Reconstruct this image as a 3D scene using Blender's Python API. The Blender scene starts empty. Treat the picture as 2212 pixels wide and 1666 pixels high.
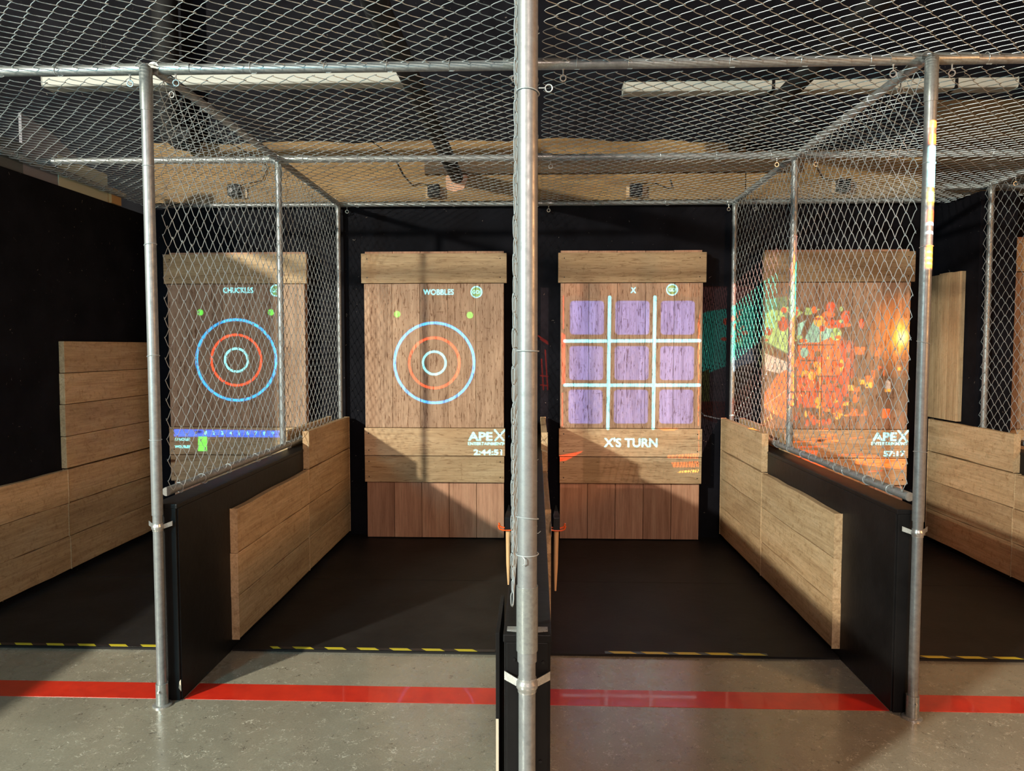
import bpy, bmesh, math, random
import numpy as np
from mathutils import Vector, Matrix
random.seed(7); RNG = np.random.default_rng(5)
sc = bpy.context.scene
COL = sc.collection
# ---------------------------------------------------------------- camera, world, lights, exposure
cd = bpy.data.cameras.new('camera'); cam = bpy.data.objects.new('camera', cd); COL.objects.link(cam)
cam.location = (0, 0, 1.6539); cam.rotation_euler = (math.pi/2 - .053, 0, .034)
cd.sensor_width = 36; cd.lens = 36*1554.1/2212; cd.clip_end = 60
sc.camera = cam
sc.view_settings.view_transform = 'Standard'; sc.view_settings.look = 'None'
sc.view_settings.gamma = 1; sc.view_settings.use_curve_mapping = False
sc.view_settings.exposure = 0.0
wd = bpy.data.worlds.new('world'); sc.world = wd; wd.use_nodes = True
wd.node_tree.nodes['Background'].inputs[0].default_value = (.95, .88, .82, 1)
wd.node_tree.nodes['Background'].inputs[1].default_value = .07

def light(name, kind, loc, energy, color, size=.05, target=None, **kw):
    l = bpy.data.lights.new(name, kind); o = bpy.data.objects.new(name, l); COL.objects.link(o)
    o.location = loc; l.energy = energy; l.color = color
    if kind == 'AREA': l.shape = 'RECTANGLE'; l.size = size; l.size_y = kw.get('size_y', size)
    else: l.shadow_soft_size = size
    if kind == 'SPOT': l.spot_size = kw.get('cone', 1.5); l.spot_blend = kw.get('blend', .3)
    if target is not None:
        o.rotation_euler = (Vector(target)-Vector(loc)).to_track_quat('-Z', 'Y').to_euler()
    return o
# key lamp high over the lanes to the left: its light passes over the low dividers and throws their diagonal shadows
light('key_lamp', 'POINT', (-7.2, -4.2, 4.56), 6900, (1.0, .96, .80), .16)
# warm lamp on the right, neutral room lamp behind the camera, cool lamp on the left
light('warm_lamp', 'AREA', (4.4, .2, 2.5), 115, (1.0, .48, .18), .5, target=(-.6, 3.6, 1.4))
light('room_lamp', 'AREA', (.6, -3.2, 3.4), 150, (1.0, .76, .66), 1.2, target=(0, 5, 1.2))
light('cool_lamp', 'AREA', (-3.1, -.6, 2.1), 95, (.25, .80, 1.0), .35, target=(.2, 2.9, 2.9))

# ---------------------------------------------------------------- projector pictures (wall metres, at the target faces)
G0=[('r',(-2.558,1.546,0.343,0.0214),'BL',0),('r',(-2.558,1.546,0.215,0.0175),'RD',0),('r',(-2.558,1.546,0.098,0.0175),'W',0),('e',(-2.861,1.951,0.027,0.026),'GR',0),('e',(-2.252,1.95,0.027,0.026),'GR',0),('e',(-2.205,2.134,0.045,0.042),'GN',0),('r',(-2.205,2.134,0.046,0.0078),'W',0),('t',('GO!',-2.205,2.134,0.0292,0.0661,0.004),'W',0),('t',('CHUCKLES',-2.53,2.138,0.0467,0.2568,0.0),'W',0),('p',((-3.107,0.949),(-2.002,0.938),(-2.003,0.882),(-3.109,0.886)),'BB',0),('t',('1',-2.833,0.919,0.0292,0.0195,0.0),'W',0),('t',('2',-2.76,0.918,0.0292,0.0195,0.0),'W',0),('t',('3',-2.687,0.918,0.0292,0.0195,0.0),'W',0),('t',('4',-2.614,0.918,0.0292,0.0195,0.0),'W',0),('t',('5',-2.542,0.917,0.0292,0.0195,0.0),'W',0),('t',('6',-2.469,0.917,0.0292,0.0195,0.0),'W',0),('t',('7',-2.396,0.917,0.0292,0.0195,0.0),'W',0),('t',('8',-2.324,0.916,0.0292,0.0195,0.0),'W',0),('t',('9',-2.251,0.916,0.0292,0.0195,0.0),'W',0),('t',('Total',-2.058,0.914,0.0292,0.0778,0.0),'W',0),('t',('CHUCKLES',-3.036,0.862,0.0233,0.1323,0.0),'W',0),('t',('WOBBLES',-3.038,0.798,0.0233,0.1323,0.0),'W',0),('p',((-2.898,0.886),(-2.822,0.887),(-2.825,0.763),(-2.901,0.762)),'GR',0),('t',('0',-2.023,0.858,0.0233,0.0195,0.0),'W',0)]
G1=[('r',(-0.863,1.523,0.337,0.0214),'BL',0),('r',(-0.863,1.523,0.212,0.0175),'RD',0),('r',(-0.863,1.523,0.096,0.0175),'W',0),('e',(-1.174,1.933,0.026,0.025),'GR',0),('e',(-0.56,1.924,0.026,0.026),'GR',0),('e',(-0.505,2.117,0.043,0.043),'GN',0),('r',(-0.505,2.117,0.045,0.0078),'W',0),('t',('GO!',-0.505,2.117,0.0292,0.0661,0.004),'W',0),('t',('WOBBLES',-0.824,2.118,0.0467,0.2568,0.0),'W',0),('t',('APE',-0.473,0.898,0.0739,0.2062,0.01),'W',0),('l',((-0.351,0.952),(-0.276,0.866)),'W',0.014),('l',((-0.265,0.952),(-0.347,0.865)),'W',0.014),('t',('ENTERTAINMENT',-0.426,0.836,0.0253,0.3035,0.001),'W',0),('e',(-0.273,0.838,0.006,0.006),'W',0),('t',('2:44:51',-0.41,0.763,0.0467,0.2412,0.006),'W',0)]
G2=[('b',(0.279,1.761,0.563,2.041,0.03),'VI',0),('b',(0.275,1.38,0.559,1.664,0.03),'VI',0),('b',(0.27,1.013,0.556,1.299,0.03),'VI',0),('b',(0.657,1.76,0.939,2.041,0.03),'VI',0),('b',(0.654,1.381,0.937,1.664,0.03),'VI',0),('b',(0.651,1.015,0.935,1.3,0.03),'VI',0),('b',(1.034,1.76,1.313,2.04,0.03),'VI',0),('b',(1.032,1.381,1.312,1.664,0.03),'VI',0),('b',(1.03,1.016,1.311,1.301,0.03),'VI',0),('l',((0.609,2.072),(0.601,0.971)),'W',0.0253),('l',((0.984,2.071),(0.98,0.973)),'W',0.0253),('l',((0.237,1.706),(1.356,1.71)),'W',0.0253),('l',((0.238,1.337),(1.357,1.339)),'W',0.0253),('e',(1.125,2.132,0.042,0.042),'GN',0),('r',(1.125,2.132,0.044,0.0078),'W',0),('t',('GO!',1.129,2.132,0.0292,0.0661,0.004),'W',0),('t',('X',0.804,2.129,0.0467,0.0467,0.005),'W',0),('t',("X'S TURN",0.792,0.851,0.0778,0.4475,0.006),'W',0),('p',((1.015,0.977),(1.2,0.978),(1.154,0.954),(1.062,0.954)),'OD',0)]
G3=[('p',((1.383,2.23),(1.914,2.229),(1.92,1.886),(1.388,1.848)),'DR',1),('p',((1.376,1.886),(1.406,1.955),(1.493,1.993),(1.69,2.02),(2.068,2.076),(2.096,1.618),(1.852,1.464),(1.698,1.56),(1.546,1.502),(1.383,1.425)),'TL',0),('p',((1.871,1.886),(1.938,1.97),(2.033,1.954),(2.095,1.847),(2.1,1.598),(1.885,1.713)),'YG',0),('p',((1.653,1.502),(1.772,1.675),(1.886,1.702),(2.077,1.598),(2.082,1.348),(1.859,1.058),(1.66,1.057)),'BR',0),('p',((1.659,1.579),(1.741,1.687),(1.848,1.702),(1.895,1.579),(1.774,1.548),(1.669,1.463)),'GY',0),('p',((1.887,1.61),(2.079,1.533),(2.104,1.418),(1.909,1.464)),'WH',0),('p',((1.382,1.463),(1.515,1.521),(1.521,1.154),(1.385,1.231)),'OL',0),('p',((1.385,1.25),(2.084,1.252),(2.088,1.078),(1.859,1.058),(1.553,1.076),(1.386,1.153)),'DR',0),('p',((1.901,1.271),(2.005,1.425),(2.125,1.502),(2.135,1.02),(1.896,1.155)),'OR',0),('l',((1.385,1.223),(1.475,1.134),(1.59,1.107),(1.782,1.108),(1.933,1.194),(2.102,1.317)),'WL',0.0062),('l',((1.385,2.078),(1.399,1.076)),'OL2',0.0117),('e',(1.922,1.786,0.034,0.035),'RD2',0),('e',(2.042,1.847,0.044,0.061),'RD2',0),('p',((2.039,1.992),(2.145,1.985),(2.203,1.942),(2.128,1.885)),'YG',0),('p',((2.228,1.984),(2.342,1.969),(2.279,1.923),(2.215,1.923)),'YG',0),('p',((2.163,1.847),(2.242,1.885),(2.45,1.87),(2.477,1.686),(2.167,1.671)),'CY',0),('p',((2.167,1.656),(2.36,1.656),(2.352,1.533),(2.169,1.556)),'CY',0),('p',((2.162,1.56),(2.487,1.56),(2.512,1.156),(2.17,1.155)),'RE',0),('p',((2.167,1.675),(2.302,1.713),(2.496,1.847),(2.528,1.426),(2.165,1.418)),'OR',0),('p',((2.179,1.828),(2.231,1.878),(2.431,1.877),(2.46,1.751),(2.341,1.694),(2.182,1.694)),'CY',0),('p',((2.216,1.847),(2.297,1.969),(2.327,1.954),(2.208,1.694),(2.167,1.687)),'BR',0),('e',(2.431,1.847,0.052,0.038),'OR',0),('e',(2.337,1.87,0.044,0.046),'YO',0),('e',(2.475,1.763,0.044,0.053),'YG',0),('e',(2.285,1.618,0.03,0.046),'OR',0),('e',(2.221,1.61,0.033,0.042),'CY',0),('e',(2.411,1.923,0.052,0.03),'OR',0),('e',(2.496,1.847,0.059,0.034),'RE',0),('e',(2.547,1.885,0.037,0.061),'RE',0),('e',(2.428,1.984,0.037,0.046),'RE',0),('e',(2.68,1.847,0.021,0.041),'RE',0),('e',(2.526,1.503,0.018,0.053),'YO',0),('l',((2.348,1.885),(2.36,1.001)),'YO',0.0078),('l',((2.167,1.675),(2.466,1.675)),'DK',0.0136),('l',((2.17,1.545),(2.495,1.545)),'DK',0.0136),('l',((2.165,1.414),(2.506,1.414)),'DK',0.0136),('l',((2.167,1.287),(2.509,1.287)),'DK',0.0136),('p',((2.499,1.694),(2.605,1.675),(2.61,1.157),(2.512,1.137)),'RE',1),('p',((2.372,1.148),(2.467,1.141),(2.589,1.106),(2.582,1.083),(2.468,1.102)),'YO',0),('p',((2.467,1.133),(2.739,1.145),(2.741,1.091),(2.589,1.083)),'OR',0),('p',((2.628,1.656),(2.715,1.656),(2.716,1.595),(2.63,1.595)),'OR',0),('p',((2.725,1.418),(2.793,1.419),(2.787,1.33),(2.735,1.319)),'OR',0),('p',((2.722,1.365),(2.779,1.365),(2.78,1.319),(2.724,1.319)),'YO',0),('p',((2.589,1.395),(2.687,1.407),(2.701,1.165),(2.595,1.149)),'OL2',0),('p',((2.625,1.311),(2.674,1.326),(2.677,1.203),(2.628,1.195)),'OR',0),('p',((2.888,1.373),(2.906,1.388),(2.93,1.365),(2.931,1.304),(2.886,1.311)),'WH',0),('e',(2.972,1.751,0.15,0.228),'LG',1),('e',(3.01,1.74,0.057,0.098),'YL',1),('e',(3.017,1.736,0.029,0.042),'LW',1),('p',((2.822,1.998),(3.052,2.074),(3.067,1.579),(2.852,1.579)),'LO',1),('p',((2.17,1.136),(3.072,1.119),(3.076,0.985),(1.899,0.98),(1.896,1.155)),'LO',1),('e',(2.395,0.97,0.056,0.012),'OR',0),('e',(2.434,0.92,0.064,0.012),'OR',0),('e',(2.462,0.874,0.06,0.012),'OR',0),('p',((2.177,0.799),(2.342,0.788),(2.331,0.745),(2.19,0.752)),'RE',0),('p',((2.094,0.748),(2.362,0.73),(2.44,0.652),(2.25,0.632)),'RE',0),('p',((2.636,0.723),(2.704,0.739),(3.065,0.725),(3.067,0.636),(2.668,0.677)),'OR',0),('p',((1.899,0.961),(3.069,0.965),(3.082,0.508),(1.908,0.5)),'LO',1),('p',((1.342,1.848),(1.389,2.078),(1.404,0.959),(1.354,0.998)),'OR',0),('p',((1.356,1.675),(1.384,1.848),(1.39,1.463),(1.36,1.424)),'YG',0),('p',((1.354,0.959),(1.408,0.959),(1.411,0.783),(1.357,0.783)),'OR',0),('p',((1.079,2.178),(1.384,2.177),(1.385,2.07),(1.08,2.079)),'LO',0),('p',((0.254,2.181),(0.42,2.165),(0.513,2.061),(0.397,2.08),(0.281,2.138)),'OR',0),('p',((0.446,2.18),(0.527,2.164),(0.528,2.068),(0.466,2.088)),'RE',0),('p',((0.215,2.181),(0.696,2.179),(0.697,2.08),(0.216,2.081)),'LO',0),('p',((0.209,1.78),(0.24,1.757),(0.242,1.345),(0.215,1.345)),'RE',0),('l',((0.224,2.081),(0.225,1.811)),'RE',0.0097),('l',((0.219,1.267),(0.22,0.994)),'RE',0.0097),('l',((0.101,1.792),(0.178,1.741)),'RE2',0.0097),('l',((0.12,1.765),(0.186,1.722)),'RE2',0.0097),('l',((0.128,1.598),(0.145,1.345)),'RE2',0.0097),('l',((0.159,1.675),(0.18,1.345)),'RE2',0.0097),('l',((0.121,1.462),(0.183,1.454)),'RE2',0.0097),('l',((0.121,1.384),(0.183,1.376)),'RE2',0.0097),('p',((1.095,0.743),(1.411,0.764),(1.412,0.717),(1.095,0.723)),'OR',0),('p',((1.134,0.684),(1.412,0.697),(1.413,0.646),(1.142,0.645)),'OR',0),('p',((1.212,0.614),(1.413,0.631),(1.413,0.603),(1.182,0.598)),'YO',0),('p',((1.423,0.744),(1.488,0.745),(1.484,0.529),(1.426,0.529)),'OR',0),('l',((1.424,0.686),(1.489,0.686)),'DK',0.0078),('l',((1.425,0.627),(1.49,0.627)),'DK',0.0078),('p',((1.359,0.607),(1.5,0.745),(1.504,0.498),(1.361,0.497)),'LO',0),('p',((0.189,0.738),(0.396,0.778),(0.248,0.695),(0.19,0.687)),'RE',0)]
PC = {'W': (.75, 5.2, 8.5), 'BL': (.0, 2.2, 9.), 'RD': (5.2, .30, .05), 'GR': (.3, 3.6, .4), 'GN': (0, .9, .2), 'BB': (.0, .4, 5.5),
      'C': (.4, 3.4, 3.2), 'VI': (.20, .42, 2.2), 'OD': (1.6, .45, .02),
      'DR': (.12, .015, .004), 'TL': (.05, .55, .34), 'YG': (.75, 1.9, .75), 'BR': (.14, .07, .03), 'GY': (.3, .38, .42), 'WH': (1.3, 1.4, 1.5),
      'OL': (.1, .11, .02), 'OL2': (.30, .17, .03), 'OR': (2.2, .36, .03), 'WL': (1.6, 1.5, 1.1), 'RD2': (.9, .1, .02), 'CY': (.5, 1.9, 1.9),
      'RE': (1.7, .13, .03), 'RE2': (1.3, .07, .03), 'YO': (2.9, 1.5, .2), 'DK': (.25, .06, .02), 'LG': (1.5, .55, .05), 'YL': (3.4, 2.0, .2),
      'LW': (1.4, 4.0, 2.8), 'LO': (.22, .08, .03)}

def glyph_tris(s, off):
    cu = bpy.data.curves.new('tmp', 'FONT'); cu.body = s; cu.offset = off
    ob = bpy.data.objects.new('tmp', cu); COL.objects.link(ob)
    me = bpy.data.meshes.new_from_object(ob.evaluated_get(bpy.context.evaluated_depsgraph_get()))
    me.calc_loop_triangles()
    V = np.array([v.co[:2] for v in me.vertices]); T = np.array([t.vertices[:] for t in me.loop_triangles])
    bpy.data.objects.remove(ob); bpy.data.curves.remove(cu); bpy.data.meshes.remove(me)
    return V, T

def raster(spec, x0, x1, z0, z1, px, base=(0, 0, 0), basebox=None):
    nx, nz = int((x1-x0)/px), int((z1-z0)/px)
    img = np.zeros((nz, nx, 3)); X = x0+(np.arange(nx)+.5)*px; Z = z0+(np.arange(nz)+.5)*px
    XX, ZZ = np.meshgrid(X, Z)
    if basebox:
        m = (XX > basebox[0]) & (XX < basebox[1]) & (ZZ > basebox[2]) & (ZZ < basebox[3]); img[m] = base
    FX, FZ = XX, ZZ
    def win(xa, xb, za, zb, m):
        i0 = max(int((xa-m-x0)/px), 0); i1 = min(int((xb+m-x0)/px)+2, nx); j0 = max(int((za-m-z0)/px), 0); j1 = min(int((zb+m-z0)/px)+2, nz)
        return (slice(j0, max(j1, j0)), slice(i0, max(i1, i0)))
    for it in spec:
        k, d, col = it[:3]; s = it[3]; c = np.array(PC[col])
        pts = [(d[0]-abs(d[2]), d[1]-abs(d[-1] if k == 'e' else d[2])), (d[0]+abs(d[2]), d[1]+abs(d[-1] if k == 'e' else d[2]))] if k in 'er' else \
              [d[:2], d[2:4]] if k == 'b' else d if k in 'pl' else [(d[1]-max(d[4], d[3]*9), d[2]-d[3]), (d[1]+max(d[4], d[3]*9), d[2]+d[3])]
        q = np.array(pts); W_ = win(q[:, 0].min(), q[:, 0].max(), q[:, 1].min(), q[:, 1].max(), .012 if s != 1 else .12)
        XX, ZZ = FX[W_], FZ[W_]
        if not XX.size: continue
        def put(sd, soft, add):
            a = np.clip(.5-sd/(.0022+soft), 0, 1); a = (a*a*(3-2*a))[..., None] if soft else a[..., None]
            img[W_] = img[W_]+a*c if add else img[W_]*(1-a)+a*c
        def seg(p, q_):
            dx, dz = q_[0]-p[0], q_[1]-p[1]; L = dx*dx+dz*dz+1e-12
            t = np.clip(((XX-p[0])*dx+(ZZ-p[1])*dz)/L, 0, 1)
            return np.hypot(XX-p[0]-t*dx, ZZ-p[1]-t*dz)
        if k in 'pl':
            sd = np.full(XX.shape, 9.); ins = np.zeros(XX.shape, bool)
            for i in range(len(d)-(k == 'l')):
                a, b = d[i], d[(i+1) % len(d)]; sd = np.minimum(sd, seg(a, b))
                if k == 'p' and a[1] != b[1]:
                    ins ^= ((ZZ < a[1]) != (ZZ < b[1])) & (XX < a[0]+(ZZ-a[1])*(b[0]-a[0])/(b[1]-a[1]))
            if k == 'l': put(sd-s/2, 0, False)
            else: put(np.where(ins, -sd, sd), .10 if s == 1 else .005, s == 1)
        elif k == 'e':
            cx, cz, rx, rz = d; rx, rz = abs(rx)+1e-4, abs(rz)+1e-4
            put((np.hypot((XX-cx)/rx, (ZZ-cz)/rz)-1)*min(rx, rz), min(rx, rz)*1.9 if s == 1 else 0, s == 1)
        elif k == 'r': put(np.abs(np.hypot(XX-d[0], ZZ-d[1])-abs(d[2]))-d[3]/2, 0, False)
        elif k == 'b':
            a0, b0, a1, b1, r = d
            qx = np.abs(XX-(a0+a1)/2)-(abs(a1-a0)/2-r); qz = np.abs(ZZ-(b0+b1)/2)-(abs(b1-b0)/2-r)
            put(np.hypot(np.maximum(qx, 0), np.maximum(qz, 0))+np.minimum(np.maximum(qx, qz), 0)-r, 0, False)
        elif k == 't':
            st, cx, cz, hh, w, bold = d
            V, T = glyph_tris(st, (.012 if hh > .03 else .004)+bold*1.2); lo, hi = V.min(0), V.max(0)
            sz = hh/(hi[1]-lo[1]); sx = (w/(hi[0]-lo[0])) if w else sz
            V = (V-(lo+hi)/2)*[sx, sz]+[cx, cz]; cov = np.zeros(XX.shape); ox, oz = XX[0, 0], ZZ[0, 0]
            for dx, dz in ((-.25, -.25), (.25, -.25), (-.25, .25), (.25, .25)):
                sub = np.zeros(XX.shape, bool)
                for t in T:
                    P = V[t]
                    if abs((P[1][0]-P[0][0])*(P[2][1]-P[0][1])-(P[1][1]-P[0][1])*(P[2][0]-P[0][0])) < 1e-9: continue
                    i0, j0 = np.maximum(((P.min(0)-[ox, oz])/px-1).astype(int), 0); i1, j1 = ((P.max(0)-[ox, oz])/px+3).astype(int)
                    gx, gz = XX[j0:j1, i0:i1]+dx*px, ZZ[j0:j1, i0:i1]+dz*px
                    if not gx.size: continue
                    e = [(P[(n+1) % 3][0]-P[n][0])*(gz-P[n][1])-(P[(n+1) % 3][1]-P[n][1])*(gx-P[n][0]) for n in range(3)]
                    sub[j0:j1, i0:i1] |= ((e[0] >= 0) & (e[1] >= 0) & (e[2] >= 0)) | ((e[0] <= 0) & (e[1] <= 0) & (e[2] <= 0))
                cov += sub*.25
            a = cov[..., None]; img[W_] = img[W_]*(1-a)+a*c
    return img

WALLY = 6.05
def projector(name, P, spec, x0, x1, z0, z1, px, energy, noise=0., gain=(), **kw):
    img = raster(spec, x0, x1, z0, z1, px, **kw)
    nz, nx, _ = img.shape
    for a, b, k in gain: img[:, max(0, int((a-x0)/px)):int((b-x0)/px)] *= k
    if noise:
        n = RNG.random((nz//14+2, nx//14+2)); n = np.kron(n, np.ones((14, 14)))[:nz, :nx]
        n2 = RNG.random((nz//5+2, nx//5+2)); n2 = np.kron(n2, np.ones((5, 5)))[:nz, :nx]
        img *= (1-noise+noise*1.2*(n*.6+n2*.6))[..., None]
    img[:2] = 0; img[-2:] = 0; img[:, :2] = 0; img[:, -2:] = 0
    im = bpy.data.images.new(name, nx, nz, float_buffer=True, is_data=True)
    buf = np.ones((nz, nx, 4), np.float32); buf[..., :3] = img; im.pixels.foreach_set(buf.ravel()); im.update(); im.pack()
    l = bpy.data.lights.new(name, 'SPOT'); o = bpy.data.objects.new(name, l); COL.objects.link(o)
    o.location = P; o.rotation_euler = (math.pi/2, 0, 0)       # looks along +Y, its X and Y are the room's X and Z
    l.energy = energy; l.shadow_soft_size = .004; l.spot_size = math.radians(100); l.spot_blend = 0; l.use_nodes = True
    nt = l.node_tree; N = nt.nodes; L = nt.links; em = N['Emission']
    tc = N.new('ShaderNodeTexCoord'); sp = N.new('ShaderNodeSeparateXYZ'); L.new(tc.outputs['Normal'], sp.inputs[0])
    def mt(op, a, b):
        m = N.new('ShaderNodeMath'); m.operation = op
        for i, v in enumerate((a, b)):
            if isinstance(v, (int, float)): m.inputs[i].default_value = v
            else: L.new(v, m.inputs[i])
        return m.outputs[0]
    az = mt('ABSOLUTE', sp.outputs[2], 0.)
    D = WALLY-P[1]
    u = mt('ADD', mt('MULTIPLY', mt('DIVIDE', sp.outputs[0], az), D/(x1-x0)), (P[0]-x0)/(x1-x0))
    v = mt('ADD', mt('MULTIPLY', mt('DIVIDE', sp.outputs[1], az), D/(z1-z0)), (P[2]-z0)/(z1-z0))
    cb = N.new('ShaderNodeCombineXYZ'); L.new(u, cb.inputs[0]); L.new(v, cb.inputs[1])
    ti = N.new('ShaderNodeTexImage'); ti.image = im; ti.extension = 'CLIP'; ti.interpolation = 'Linear'; L.new(cb.outputs[0], ti.inputs[0])
    # a lens spreads the same light per square metre of the picture: undo the 1/cos^3 fall-off
    c3 = mt('POWER', az, 3.0)
    L.new(ti.outputs[0], em.inputs[0]); L.new(mt('DIVIDE', 1.0, mt('MAXIMUM', c3, .05)), em.inputs[1])
    return o
PE = 900
projector('projector_left_lane', (-2.6, 1.5, 2.82), G0, -3.25, -1.9, .35, 2.3, .0011, PE, base=(.05, .045, .06), basebox=(-3.16, -1.95, .45, 2.19))
projector('projector_ring_lane', (-.87, 1.5, 2.82), G1, -1.55, -.2, .35, 2.3, .0011, PE, base=(.05, .045, .06), basebox=(-1.46, -.27, .72, 2.19))
projector('projector_grid_lane', (.78, 1.5, 2.82), G2, .1, 1.5, .35, 2.3, .0011, PE, base=(.05, .045, .06), basebox=(.2, 1.38, .72, 2.19))
G3POST = [('p', ((.405, a), (.518, a), (.518, b), (.405, b)), c, 0) for a, b, c in
          ((2.19, 1.93, 'OR'), (2.12, 2.04, 'LO'), (1.90, 1.44, 'CY'), (1.44, 1.22, 'OL2'), (1.38, 1.27, 'YL'), (1.17, 1.03, 'RE'), (1.025, 1.0, 'WH'), (.92, .90, 'WH'), (.76, .50, 'OR'), (.69, .675, 'YO'), (.62, .605, 'YO'), (.56, .545, 'YO'))]
_r = random.Random(11); LEAF = []
for i in range(70):
    cx, cz = _r.uniform(2.16, 2.52), _r.uniform(1.02, 1.60); LEAF.append(('e', (cx, cz, _r.uniform(.008, .03), _r.uniform(.01, .04)), _r.choice(['OR', 'RE', 'OR', 'YO', 'RD2', 'OL2']), 0))
for i in range(34):
    cx, cz = _r.uniform(1.62, 2.6), _r.uniform(1.68, 1.98); LEAF.append(('e', (cx, cz, _r.uniform(.01, .035), _r.uniform(.01, .03)), _r.choice(['OR', 'RE', 'YG', 'RD2']), 0))
for i in range(26):
    cx, cz = _r.uniform(2.55, 3.02), _r.uniform(1.08, 1.62); a, b = _r.uniform(.008, .03), _r.uniform(.01, .04); LEAF.append(('p', ((cx-a, cz-b), (cx+a, cz-b), (cx+a, cz+b), (cx-a, cz+b)), _r.choice(['OR', 'LO', 'YO', 'BR', 'LO']), 0))
for i in range(14):
    cx, cz = _r.uniform(1.95, 2.9), _r.uniform(.55, .96); a = _r.uniform(.04, .12); LEAF.append(('l', ((cx-a, cz), (cx+a, cz+.01)), _r.choice(['OR', 'RE', 'LO']), .008))
APEX3 = [('t', ('APE', 2.889, .909, .070, .2, .010), 'W', 0), ('l', ((3.0, .96), (3.075, .868)), 'W', .014), ('l', ((3.08, .96), (3.005, .868)), 'W', .014),
         ('t', ('ENTERTAINMENT', 2.93, .852, .026, .295, .001), 'W', 0), ('t', ('57:17', 2.972, .767, .045, .175, .006), 'W', 0)]
projector('projector_picture_lane', (2.4, 1.5, 2.86), G3+LEAF+G3POST+APEX3, .08, 3.13, .46, 2.2, .0016, PE*1.3, noise=.35, gain=((1.40, 1.87, 8.), (.08, .185, 9.), (.405, .518, 2.0)), base=(.10, .06, .05), basebox=(.12, 3.09, .48, 2.19))

# ---------------------------------------------------------------- materials
def mat(name, col=(.5, .5, .5), rough=.5, metal=0., spec=.5):
    m = bpy.data.materials.new(name); m.use_nodes = True; b = m.node_tree.nodes['Principled BSDF']
    b.inputs['Base Color'].default_value = (*col, 1); b.inputs['Roughness'].default_value = rough
    b.inputs['Metallic'].default_value = metal; b.inputs['Specular IOR Level'].default_value = spec
    return m, m.node_tree.nodes, m.node_tree.links, b
def ramp(N, L, src, stops):
    r = N.new('ShaderNodeValToRGB'); e = r.color_ramp.elements
    while len(e) < len(stops): e.new(.5)
    for i, (p, c) in enumerate(stops):
        e[i].position = p; e[i].color = (*c, 1) if len(c) == 3 else c
    L.new(src, r.inputs[0]); return r.outputs[0]
def noise(N, L, vec, scale, detail=4, rough=.55, dist=0.):
    n = N.new('ShaderNodeTexNoise'); n.inputs['Scale'].default_value = scale; n.inputs['Detail'].default_value = detail
    n.inputs['Roughness'].default_value = rough; n.inputs['Distortion'].default_value = dist
    if vec is not None: L.new(vec, n.inputs['Vector'])
    return n.outputs[0]
def mul(N, L, a, b, fac=1., mode='MULTIPLY'):
    m = N.new('ShaderNodeMix'); m.data_type = 'RGBA'; m.blend_type = mode; m.inputs[0].default_value = fac
    for i, v in ((6, a), (7, b)):
        if isinstance(v, tuple): m.inputs[i].default_value = (*v, 1)
        else: L.new(v, m.inputs[i])
    return m.outputs[2]
def bump(N, L, b, src, dist=.002, s=.5):
    bp = N.new('ShaderNodeBump'); bp.inputs['Distance'].default_value = dist; bp.inputs['Strength'].default_value = s
    L.new(src, bp.inputs['Height']); L.new(bp.outputs[0], b.inputs['Normal'])
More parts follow.
